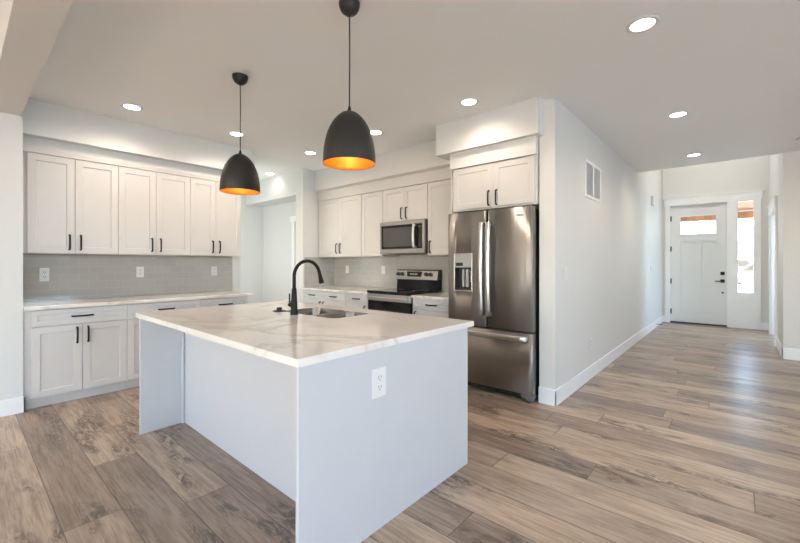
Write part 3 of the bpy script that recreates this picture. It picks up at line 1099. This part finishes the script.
# dispenser in the left door
mb = MB()
x0, x1, z0, z1 = hole
yb_ = RYF - 0.012
for (p, q, r0, s0) in ((x0 - 0.010, x1 + 0.010, z1, z1 + 0.010), (x0 - 0.010, x1 + 0.010, z0 - 0.010, z0), (x0 - 0.010, x0, z0, z1), (x1, x1 + 0.010, z0, z1)):
    mb.rbox(p, q, yb_ - 0.006, RYF + 0.02, r0, s0, 0.003)
mb.build('dispenser_frame', M['chrome'], dl)
MB().box(x0, x1, yb_ + 0.004, RYF + 0.05, 1.232, z1).build('control_panel', M['greyplastic'], dl)
MB().rbox(x0 + 0.012, x0 + 0.095, yb_ + 0.002, yb_ + 0.01, 1.245, 1.28, 0.002).build('dispenser_display', M['display'], dl)
mb = MB()
mb.box(x0, x1, 3.455, 3.462, z0, 1.232)
mb.box(x0, x0 + 0.006, yb_ + 0.004, 3.46, z0, 1.232); mb.box(x1 - 0.006, x1, yb_ + 0.004, 3.46, z0, 1.232)
mb.box(x0, x1, yb_ + 0.004, 3.46, z0, z0 + 0.02); mb.box(x0, x1, yb_ + 0.004, 3.46, 1.222, 1.232)
mb.build('dispenser_cavity', M['plastic'], dl)
mb = MB(); mb.rbox(-2.125, -2.098, 3.41, 3.44, z0 + 0.03, 1.215, 0.006); mb.rbox(-2.078, -2.046, 3.405, 3.44, z0 + 0.03, 1.215, 0.006); mb.build('paddle', M['greyplastic'], dl)
mb = MB(); mb.tube([(-2.03, yb_ + 0.012, 1.195), (-2.012, yb_ + 0.012, 1.195), (-2.012, yb_ + 0.012, 1.09), (-2.03, yb_ + 0.012, 1.09)], 0.004, 6); mb.build('ice_lever', M['chrome'], dl)
# base grille, feet, hinge covers
mb = MB(); mb.rbox(RX0 + 0.01, RX1 - 0.02, RYF + 0.05, 3.5, 0.025, 0.072, 0.006); mb.build('base_grille', M['plastic'], r_)
mb = MB(); mb.prism([(RX1 - 0.12, 0.078), (RX1 - 0.11, 0.045), (RX1 - 0.045, 0.022), (RX1 - 0.012, 0.022), (RX1 - 0.002, 0.04), (RX1 - 0.002, 0.078)], 'y', RYF + 0.012, RYF + 0.08); mb.build('hinge_foot', M['steel_dark'], r_)
for fx in (RX0 + 0.06, RX1 - 0.05):
    for fy in (RYF + 0.05, 4.05):
        MB().lathe([(0.018, 0), (0.022, 0.004), (0.022, 0.03), (0.012, 0.036)], (fx, fy, 0), 12, cap0=True, cap1=True).build('foot', M['plastic'], r_)
for fx in (RX0 + 0.05, RX1 - 0.06):
    MB().rbox(fx - 0.035, fx + 0.035, RYF + 0.03, 3.56, 1.776, 1.800, 0.006).build('hinge_cover', M['steel_dark'], r_)


def text(name, body, size, loc, rot, mat, parent):
    cu = bpy.data.curves.new(name, 'FONT')
    cu.body = body
    cu.size = size
    cu.extrude = 0.0006
    cu.align_x = 'CENTER'
    cu.align_y = 'CENTER'
    tmp = bpy.data.objects.new('tmp', cu)
    COL.objects.link(tmp)
    me = bpy.data.meshes.new_from_object(tmp.evaluated_get(bpy.context.evaluated_depsgraph_get()))
    COL.objects.unlink(tmp)
    bpy.data.objects.remove(tmp)
    me.transform(Matrix.Translation(Vector(loc) - ORIGIN[parent.name]) @ rot.to_matrix().to_4x4())
    me.materials.clear()
    me.materials.append(mat)
    o = bpy.data.objects.new(name, me)
    COL.objects.link(o)
    o.parent = parent
    return o


from mathutils import Euler
text('badge', 'Whirlpool', 0.026, (-1.515, RYF - 0.0085, 1.718), Euler((R90, 0, 0)), M['lamp_text'], dr)

# ------------------------------------------------------------------ microwave
m_ = thing('microwave', (-3.25, 3.95, 1.40), 'stainless over-the-range microwave hanging between wall cabinets', 'microwave')
mx0, mx1, mz0, mz1, myf = -3.634, -2.874, 1.402, 1.818, 3.77
MB().box(mx0 + 0.004, mx1 - 0.004, myf + 0.043, 4.155, mz0 + 0.012, mz1).build('body', M['plastic'], m_)
mb = MB()
gx0, gx1, gz0, gz1 = mx0 + 0.026, mx1 - 0.044, mz0 + 0.058, mz1 - 0.048
for (p, q, r0, s0) in ((mx0, mx1 - 0.014, gz1, mz1), (mx0, mx1 - 0.014, mz0, gz0), (mx0, gx0, gz0, gz1), (gx1, mx1 - 0.014, gz0, gz1)):
    mb.box(p, q, myf, myf + 0.042, r0, s0)
mb.build('front_frame', M['steel_h'], m_)
dm = MB().box(gx0, -3.005, myf + 0.004, myf + 0.04, gz0, gz1).build('door', M['blackglass'], m_)
MB().rbox(gx0 + 0.03, -3.085, myf + 0.001, myf + 0.006, gz0 + 0.03, gz1 - 0.03, 0.002).build('window', M['mwglass'], dm)
bar_handle((-3.022, myf + 0.005, gz0 + 0.005), (-3.022, myf + 0.005, gz1 - 0.005), (0, -0.055, 0), (1.0, 0.8), 0.016).build('handle', M['chrome'], dm)
cp = MB().box(-3.003, gx1, myf + 0.004, myf + 0.04, gz0, gz1).build('control_panel', M['blackglass'], m_)
MB().box(-2.985, gx1 - 0.012, myf + 0.0025, myf + 0.006, gz1 - 0.055, gz1 - 0.025).build('clock_display', M['mwglass'], cp)
MB().rbox(-2.985, gx1 - 0.012, myf + 0.0028, myf + 0.006, gz0 + 0.02, gz1 - 0.075, 0.0005).build('keypad', M['display'], cp)
MB().box(mx0 + 0.02, mx1 - 0.02, myf + 0.02, 4.1, mz0 - 0.004, mz0 + 0.012).build('vent_underside', M['plastic'], m_)

# ------------------------------------------------------------------ range
g_ = thing('range', (-3.243, 3.82, 0), 'stainless and black freestanding electric range between base cabinets', 'range')
gx0, gx1 = -3.610, -2.888
MB().box(gx0, gx1, 3.54, 4.13, 0.03, 0.895).build('body', M['plastic'], g_)
mb = MB(); mb.rbox(gx0 - 0.002, gx1 + 0.002, 3.50, 4.09, 0.895, 0.926, 0.006); ct = mb.build('cooktop', M['blackglass'], g_)
for bx, by, br_ in ((-3.44, 3.64, 0.10), (-3.05, 3.64, 0.085), (-3.44, 3.92, 0.075), (-3.05, 3.92, 0.10)):
    MB().lathe([(br_ - 0.002, 0.0), (br_ - 0.002, 0.0006), (br_, 0.0006), (br_, 0.0)], (bx, by, 0.926), 40).build('burner_ring', M['greyplastic'], ct)
bg = MB().prism([(4.07, 0.918), (4.08, 1.055), (4.155, 1.055), (4.155, 0.918)], 'x', gx0 + 0.012, gx1 - 0.005).build('backguard', M['blackglass'], g_)
mb = MB(); mb.prism([(4.065, 1.055), (4.09, 1.183), (4.155, 1.183), (4.155, 1.055)], 'x', gx0 + 0.018, gx1 - 0.014); pn = mb.build('control_panel', M['steel_h'], g_)
mb = MB(); mb.prism([(4.08, 1.055), (4.092, 1.19), (4.155, 1.19), (4.155, 1.055)], 'x', gx1 - 0.014, gx1 - 0.002); mb.prism([(4.065, 1.183), (4.065, 1.19), (4.155, 1.19), (4.155, 1.183)], 'x', gx0 + 0.012, gx1 - 0.002); mb.build('panel_end_cap', M['plastic'], g_)


def pan_pt(x, z): return (x, 4.065 + (z - 1.055) * 0.195, z)


for kx in (-3.575, -3.505, -3.085, -3.015):
    cx_, cy_, cz_ = pan_pt(kx, 1.128)
    k = MB().lathe([(0.001, -0.030), (0.019, -0.030), (0.022, -0.012), (0.026, -0.010), (0.026, 0.004)], (cx_, cy_, cz_), 18, axis='y').build('knob', M['plastic'], pn)
mb = MB(); p0 = pan_pt(-3.295, 1.128); mb.rbox(-3.41, -3.17, p0[1] - 0.012, p0[1] + 0.01, 1.095, 1.162, 0.003); dp = mb.build('display', M['display'], pn)
text('display_marks', '888:88 8888', 0.026, (-3.29, p0[1] - 0.0130, 1.128), Euler((R90, 0, 0)), M['panel_text'], dp)
dd = MB().rbox(gx0 + 0.004, gx1 - 0.004, 3.515, 3.54, 0.235, 0.800, 0.004).build('oven_door', M['blackglass'], g_)
MB().rbox(gx0 + 0.16, gx1 - 0.16, 3.5135, 3.517, 0.42, 0.70, 0.001).build('oven_window', M['ovenglass'], dd)
MB().rbox(gx0 + 0.004, gx1 - 0.004, 3.51, 3.54, 0.802, 0.885, 0.004).build('door_top_band', M['chrome'], dd)
bar_handle((gx0 + 0.03, 3.51, 0.842), (gx1 - 0.03, 3.51, 0.842), (0, -0.05, 0), (1, 1), 0.015).build('handle', M['chrome'], dd)
MB().rbox(gx0 + 0.004, gx1 - 0.004, 3.505, 3.54, 0.075, 0.225, 0.004).build('storage_drawer', M['steel_h'], g_)
MB().box(gx0 + 0.02, gx1 - 0.02, 3.56, 4.1, 0, 0.03).build('base', M['plastic'], g_)

# ------------------------------------------------------------------ island
IX0, IX1 = -3.36, -1.29
i_ = thing('kitchen_island', (-2.33, 1.55, 0), 'white kitchen island with seating overhang, standing in the middle of the floor', 'island')
PZ = 0.8675
MB().rbox(IX1 - 0.02, IX1, 0.879, 2.140, 0, PZ, 0.0015, seg=1).build('end_panel', M['island'], i_)
MB().rbox(IX0, IX0 + 0.02, 0.902, 2.140, 0, PZ, 0.0015, seg=1).build('end_panel', M['island'], i_)
MB().prism([(IX0 + 0.02, 1.206), (IX1 - 0.02, 1.188), (IX1 - 0.02, 1.221), (IX0 + 0.02, 1.221)], 'z', 0, PZ).build('back_panel', M['island'], i_)
mb = MB(); mb.rbox(IX0 + 0.02, IX0 + 0.040, 1.185, 1.203, 0, PZ, 0.002, seg=1); mb.build('corner_stile', M['island'], i_)
MB().box(IX0 + 0.02, IX1 - 0.02, 1.221, 2.10, 0.105, 0.125).build('bottom_deck', M['island'], i_)
MB().box(IX0 + 0.02, IX1 - 0.02, 2.055, 2.07, 0, 0.105).build('toe_kick', M['island'], i_)
MB().box(IX0 + 0.02, IX1 - 0.02, 2.11, 2.128, 0.105, PZ).build('face_frame', M['island'], i_)


class Far(Front):
    def __call__(self, u, n, z): return (u, self.p + n, z)


frI = Far('B', 2.129)
ws = [-3.335, -2.825, -2.315, -1.815, -1.315]
for k in range(4):
    door(frI, i_, ws[k], ws[k + 1], 0.11, 0.71, ws[k + 1] - 0.04 if k % 2 == 0 else ws[k] + 0.04, 0.6, mat='island')
    drawer(frI, i_, ws[k], ws[k + 1], 0.715, 0.86, 0.15, mat='island')

SX0, SXm, SX1, SY0, SY1 = -2.70, -2.29, -2.04, 1.665, 2.03
top = slab_top('countertop', -3.405, -1.277, 0.867, 2.195, 0.868, 0.90, 'large white quartz island worktop with warm grey veins', [rrect(SX0, SX1, SY0, SY1, 0.06)], 0.024)
s_ = thing('sink', ((SX0 + SX1) / 2, (SY0 + SY1) / 2, 0.868), 'stainless undermount double-bowl sink set into the island worktop', 'sink')
s_.location.z = 0.868


def bowl(x0, x1, y0, y1, depth, name):
    mb = MB()
    zt = 0.8985
    prof = [(0.0, 0.0), (0.004, -0.01), (0.010, -depth + 0.04), (0.022, -depth + 0.012), (0.05, -depth), (0.10, -depth - 0.003)]
    n0 = len(mb.v)
    rings = []
    for inset, dz in prof:
        pts = rrect(x0 + inset, x1 - inset, y0 + inset, y1 - inset, max(0.012, 0.06 - inset * 0.4), 6)
        rings.append(len(mb.v))
        mb.v += [(p[0], p[1], zt + dz) for p in pts]
        npt = len(pts)
    for a, c_ in zip(rings, rings[1:]):
        for k in range(npt):
            j = (k + 1) % npt
            mb.face([a + k, a + j, c_ + j, c_ + k], 0, True)
    mb.face([rings[-1] + k for k in range(npt)], 0)
    o = mb.build(name, M['sink_steel'], s_, recalc=False)
    for p in o.data.polygons: pass
    MB().lathe([(0.001, 0.004), (0.03, 0.004), (0.042, 0.006), (0.045, 0.0)], ((x0 + x1) / 2, (y0 + y1) / 2, zt - depth - 0.003), 24).build('drain', M['steel_dark'], o)
    return o


bowl(SX0 + 0.002, SXm - 0.016, SY0 + 0.002, SY1 - 0.002, 0.22, 'left_bowl')
bowl(SXm + 0.016, SX1 - 0.002, SY0 + 0.002, SY1 - 0.002, 0.16, 'right_bowl')
mb = MB(); mb.rbox(SXm - 0.0165, SXm + 0.0165, SY0 + 0.006, SY1 - 0.006, 0.880, 0.8985, 0.006); mb.build('divider', M['sink_steel'], s_)

# faucet
fx, fy, fz = -2.422, 1.615, 0.90
f_ = thing('faucet', (fx, fy, fz), 'matt black gooseneck pull-down faucet standing by the island sink', 'faucet')
MB().lathe([(0.0275, 0.0), (0.0275, 0.004), (0.0255, 0.012), (0.0225, 0.09), (0.0175, 0.185), (0.0135, 0.196), (0.001, 0.198)], (fx, fy, fz), 28, cap0=True).build('base', M['black'], f_)
pts = [(fx, fy, fz + 0.19), (fx, fy, fz + 0.24)]
ac, ar = (fy + 0.112, fz + 0.278), 0.112
for k in range(0, 24):
    a = math.radians(180 - k * 168 / 23)
    pts.append((fx + 0.004 * (k / 23), ac[0] + ar * math.cos(a), ac[1] + ar * math.sin(a)))
MB().tube(pts, 0.0128, 14).build('neck', M['black'], f_)
p1 = Vector(pts[-1]); dirv = Vector((-0.05, 0.30, -0.95)).normalized()
MB().tube([p1 - dirv * 0.004, p1 + dirv * 0.02, p1 + dirv * 0.025, p1 + dirv * 0.05, p1 + dirv * 0.083, p1 + dirv * 0.085], [0.0135, 0.0140, 0.0150, 0.0165, 0.0215, 0.018], 16).build('spray_head', M['black'], f_)
mb = MB(); mb.tube([(fx - 0.018, fy, fz + 0.068), (fx - 0.058, fy, fz + 0.068), (fx - 0.066, fy, fz + 0.068)], [0.0155, 0.0155, 0.012], 14); mb.tube([(fx - 0.056, fy, fz + 0.075), (fx - 0.060, fy, fz + 0.15)], [0.0065, 0.0055], 10); mb.build('lever', M['black'], f_)
k = MB().lathe([(0.001, 0.030), (0.017, 0.029), (0.020, 0.024), (0.020, 0.010), (0.023, 0.008), (0.045, 0.006), (0.050, 0.003), (0.050, 0.0)], (-2.69, 1.66, 0.90), 28, cap1=True).build('sink_stopper', M['black'])
tag(k, 'flat dark disc with a short knob lying left of the faucet', 'sink stopper')


# ------------------------------------------------------------------ outlets and switches
def plate(name, loc, face, w_, h_, label, cat, style='duplex', group=None):
    """face: '+X' or '-Y'; loc = centre on the wall surface"""
    t_ = thing(name, loc, label, cat, group)
    x, y, z = loc

    def bx(mb, u0, u1, n0, n1, z0, z1, r=0.0015):
        if face == '+X': mb.rbox(x + n0, x + n1, y + u0, y + u1, z + z0, z + z1, r, seg=1)
        else: mb.rbox(x + u0, x + u1, y - n1, y - n0, z + z0, z + z1, r, seg=1)
        return mb
    bx(MB(), -w_ / 2, w_ / 2, 0, 0.006, -h_ / 2, h_ / 2, 0.003).build('cover_plate', M['plate'], t_)
    k_ = h_ / 0.115
    if style == 'duplex':
        for s in (-1, 1):
            o = bx(MB(), -0.017 * k_, 0.017 * k_, 0.006, 0.0085, (s * 0.0195 - 0.014) * k_, (s * 0.0195 + 0.014) * k_, 0.003).build('receptacle', M['plate'], t_)
            mb = MB()
            for u in (-0.0065, 0.0065):
                bx(mb, (u - 0.0015) * k_, (u + 0.0015) * k_, 0.0085, 0.0092, (s * 0.0195 - 0.002) * k_, (s * 0.0195 + 0.008) * k_, 0.0002)
            bx(mb, -0.0025 * k_, 0.0025 * k_, 0.0085, 0.0092, (s * 0.0195 - 0.010) * k_, (s * 0.0195 - 0.005) * k_, 0.0002)
            mb.build('slots', M['slot'], o)
    else:
        bx(MB(), -0.017, 0.017, 0.006, 0.0105, -0.033, 0.033, 0.002).build('rocker', M['plate'], t_)
    return t_


plate('wall_outlet', (-5.19, 0.583, 1.16), '+X', 0.075, 0.135, 'white duplex outlet on the left backsplash, nearest the wall end', 'outlet', group='outlets on the left backsplash')
plate('wall_outlet', (-5.19, 1.400, 1.173), '+X', 0.075, 0.12, 'white duplex outlet at the middle of the left backsplash', 'outlet', group='outlets on the left backsplash')
plate('wall_outlet', (-5.19, 2.238, 1.173), '+X', 0.075, 0.12, 'white duplex outlet near the far end of the left backsplash', 'outlet', group='outlets on the left backsplash')
plate('wall_switch', (-4.743, 4.16, 1.176), '-Y', 0.078, 0.12, 'white rocker plate in the corner of the range backsplash', 'switch', 'rocker', 'plates on the range backsplash')
plate('wall_switch', (-3.941, 4.16, 1.176), '-Y', 0.078, 0.12, 'white rocker plate on the backsplash just left of the range', 'switch', 'rocker', 'plates on the range backsplash')
plate('wall_outlet', (-1.29, 1.328, 0.703), '+X', 0.096, 0.140, 'white duplex outlet on the end panel of the island', 'outlet')
plate('wall_outlet', (-1.22, 4.618, 0.385), '+X', 0.075, 0.12, 'white outlet low on the hall wall near the refrigerator', 'outlet')
plate('wall_switch', (-1.22, 3.775, 1.172), '+X', 0.115, 0.12, 'white switch plate on the hall wall beside its near corner', 'switch', 'rocker')
plate('wall_switch', (-1.22, 8.58, 1.17), '+X', 0.08, 0.12, 'white switch plate at the far end of the hall wall', 'switch', 'rocker')
o = MB().rbox(-1.22, -1.175, 8.63, 8.76, 2.37, 2.55, 0.006).build('door_chime', M['plate'])
tag(o, 'small white door chime box high on the far hall wall', 'door chime')
t = thing('door_stop', (-1.207, 9.22, 0.06), 'small black door stop on the hall baseboard by the front door', 'door stop')
MB().tube([(-1.207, 9.22, 0.06), (-1.13, 9.22, 0.06)], 0.006, 8).build('rod', M['black'], t)
MB().tube([(-1.135, 9.22, 0.06), (-1.115, 9.22, 0.06)], 0.011, 10).build('tip', M['black'], t)
# return-air grille
v_ = thing('return_air_grille', (-1.22, 4.71, 1.99), 'white return-air grille high on the hall wall', 'vent')
mb = MB()
vy0, vy1, vz0, vz1 = 4.40, 5.02, 1.985, 2.39
for (p, q, r0, s0) in ((vy0, vy1, vz1 - 0.03, vz1), (vy0, vy1, vz0, vz0 + 0.03), (vy0, vy0 + 0.03, vz0 + 0.03, vz1 - 0.03), (vy1 - 0.03, vy1, vz0 + 0.03, vz1 - 0.03), (4.70, 4.72, vz0 + 0.03, vz1 - 0.03)):
    mb.rbox(-1.22, -1.207, p, q, r0, s0, 0.003, seg=1)
mb.build('frame', M['trim'], v_)
for a, c_ in ((4.43, 4.70), (4.72, 4.99)):
    mb = MB()
    n = 12
    for k in range(n):
        y = a + (c_ - a) * (k + 0.5) / n
        mb.prism([(-1.219, y + 0.008), (-1.209, y - 0.008), (-1.2085, y - 0.0068), (-1.2185, y + 0.0092)], 'z', vz0 + 0.03, vz1 - 0.03)
    mb.build('louvres', M['grille'], v_)
MB().box(-1.22, -1.2195, vy0 + 0.02, vy1 - 0.02, vz0 + 0.02, vz1 - 0.02).build('duct_backing', M['duct'], v_)

# ------------------------------------------------------------------ recessed downlights
spots = [((-4.311, 1.098), 'downlight over the left counter, nearest the beam'),
         ((-4.309, 2.110), 'downlight seen behind the far pendant cord'),
         ((-4.302, 3.122), 'downlight between the two pendant shades'),
         ((-3.075, 3.115), 'downlight just right of the near pendant shade'),
         ((-1.849, 3.089), 'downlight in front of the refrigerator soffit'),
         ((-0.439, 2.793), 'largest downlight, nearest the viewer over the walkway'),
         ((-0.438, 4.710), 'second downlight along the hall ceiling'),
         ((-0.437, 6.609), 'third downlight along the hall ceiling, nearest the front door'),
         ((-5.80, 3.40), 'downlight in front of the recess beyond the left cabinets')]
L0 = thing('recessed_light', (spots[0][0][0], spots[0][0][1], CEIL), 'round flush white ' + spots[0][1], 'recessed light', 'recessed ceiling lights')
x, y = spots[0][0]
MB().lathe([(0.065, -0.0005), (0.067, -0.004), (0.084, -0.005), (0.090, -0.003), (0.091, 0.0)], (x, y, CEIL), 40, flip=True).build('trim_ring', M['plate'], L0)
MB().lathe([(0.001, -0.002), (0.066, -0.002), (0.066, -0.0002)], (x, y, CEIL), 40, flip=True).build('lens', M['lens'], L0)
for (x, y), lab in spots[1:]:
    dup(L0, (x, y, CEIL), 'round flush white ' + lab)
for i, ((x, y), lab) in enumerate(spots):
    ld = bpy.data.lights.new('downlight', 'SPOT')
    ld.energy = (31, 31, 22, 12, 18, 25, 27, 27, 2.2)[i]
    ld.color = (1.0, 0.82, 0.65)
    ld.spot_size = math.radians(156)
    ld.spot_blend = 0.75
    ld.shadow_soft_size = 0.06
    lo = bpy.data.objects.new('downlight', ld)
    lo.location = (x, y, CEIL - 0.02)
    COL.objects.link(lo)
o = MB().lathe([(0.001, -0.038), (0.05, -0.038), (0.062, -0.030), (0.066, -0.012), (0.072, -0.010), (0.072, 0.0)], (0.60, 6.60, CEIL), 32, flip=True).build('smoke_detector', M['plate'])
tag(o, 'round white smoke detector on the ceiling at the right edge', 'smoke detector')

# ------------------------------------------------------------------ pendants
px, py = -1.661, 1.472
P0 = thing('pendant_lamp', (px, py, CEIL), 'nearer black dome pendant with gold inside, over the right half of the island', 'pendant lamp', 'pendant lamps over the island')
MB().lathe([(0.060, 0.0), (0.060, -0.006), (0.057, -0.025), (0.047, -0.046), (0.030, -0.061), (0.010, -0.068), (0.006, -0.075), (0.001, -0.075)], (px, py, CEIL), 32).build('canopy', M['shade'], P0)
MB().tube([(px, py, CEIL - 0.072), (px + 0.002, py, 2.5), (px, py, 2.13)], 0.0038, 8).build('cord', M['shade'], P0)
Z0, Z1, RR = 1.836, 2.138, 0.151
HH = Z1 - Z0
prof_o = []
for k in range(21):
    t_ = k / 20
    z = Z0 + HH * t_
    r = RR * (max(0.0, 1 - t_ ** 2.25)) ** 0.56
    r = r * (1 - 0.02 * (1 - t_)) if t_ > 0 else RR * 0.985
    prof_o.append((max(r, 0.012), z))
mb = MB()
mb.lathe([(r, z) for r, z in prof_o] + [(0.010, Z1 + 0.006), (0.008, Z1 + 0.022), (0.001, Z1 + 0.022)], (px, py, 0), 48, 0)
sh = mb.build('shade', M['shade'], P0)
mb = MB()
mb.lathe([(prof_o[0][0], Z0 - 0.0005)] + [(max(0.004, r - 0.004), z - 0.004 * (i / 20)) for i, (r, z) in enumerate(prof_o)], (px, py, 0), 48, 0)
mb.build('shade_lining', M['gold'], P0)
mb = MB(); mb.lathe([(0.001, 1.94), (0.018, 1.945), (0.028, 1.965), (0.028, 1.985), (0.016, 2.02), (0.014, 2.05), (0.001, 2.05)], (px, py, 0), 20); mb.build('bulb', M['bulb'], P0)
mb = MB(); mb.lathe([(0.001, 2.05), (0.018, 2.05), (0.020, 2.12), (0.001, 2.12)], (px, py, 0), 16); mb.build('lamp_holder', M['shade'], P0)
dup(P0, (-2.956, 1.478, CEIL), 'farther black dome pendant with gold inside, over the left half of the island')
for (x, y) in ((-1.661, 1.472), (-2.956, 1.478)):
    ld = bpy.data.lights.new('pendant_glow', 'POINT')
    ld.energy = 1.3
    ld.color = (1.0, 0.66, 0.30)
    ld.shadow_soft_size = 0.03
    lo = bpy.data.objects.new('pendant_glow', ld)
    lo.location = (x, y, 1.925)
    COL.objects.link(lo)
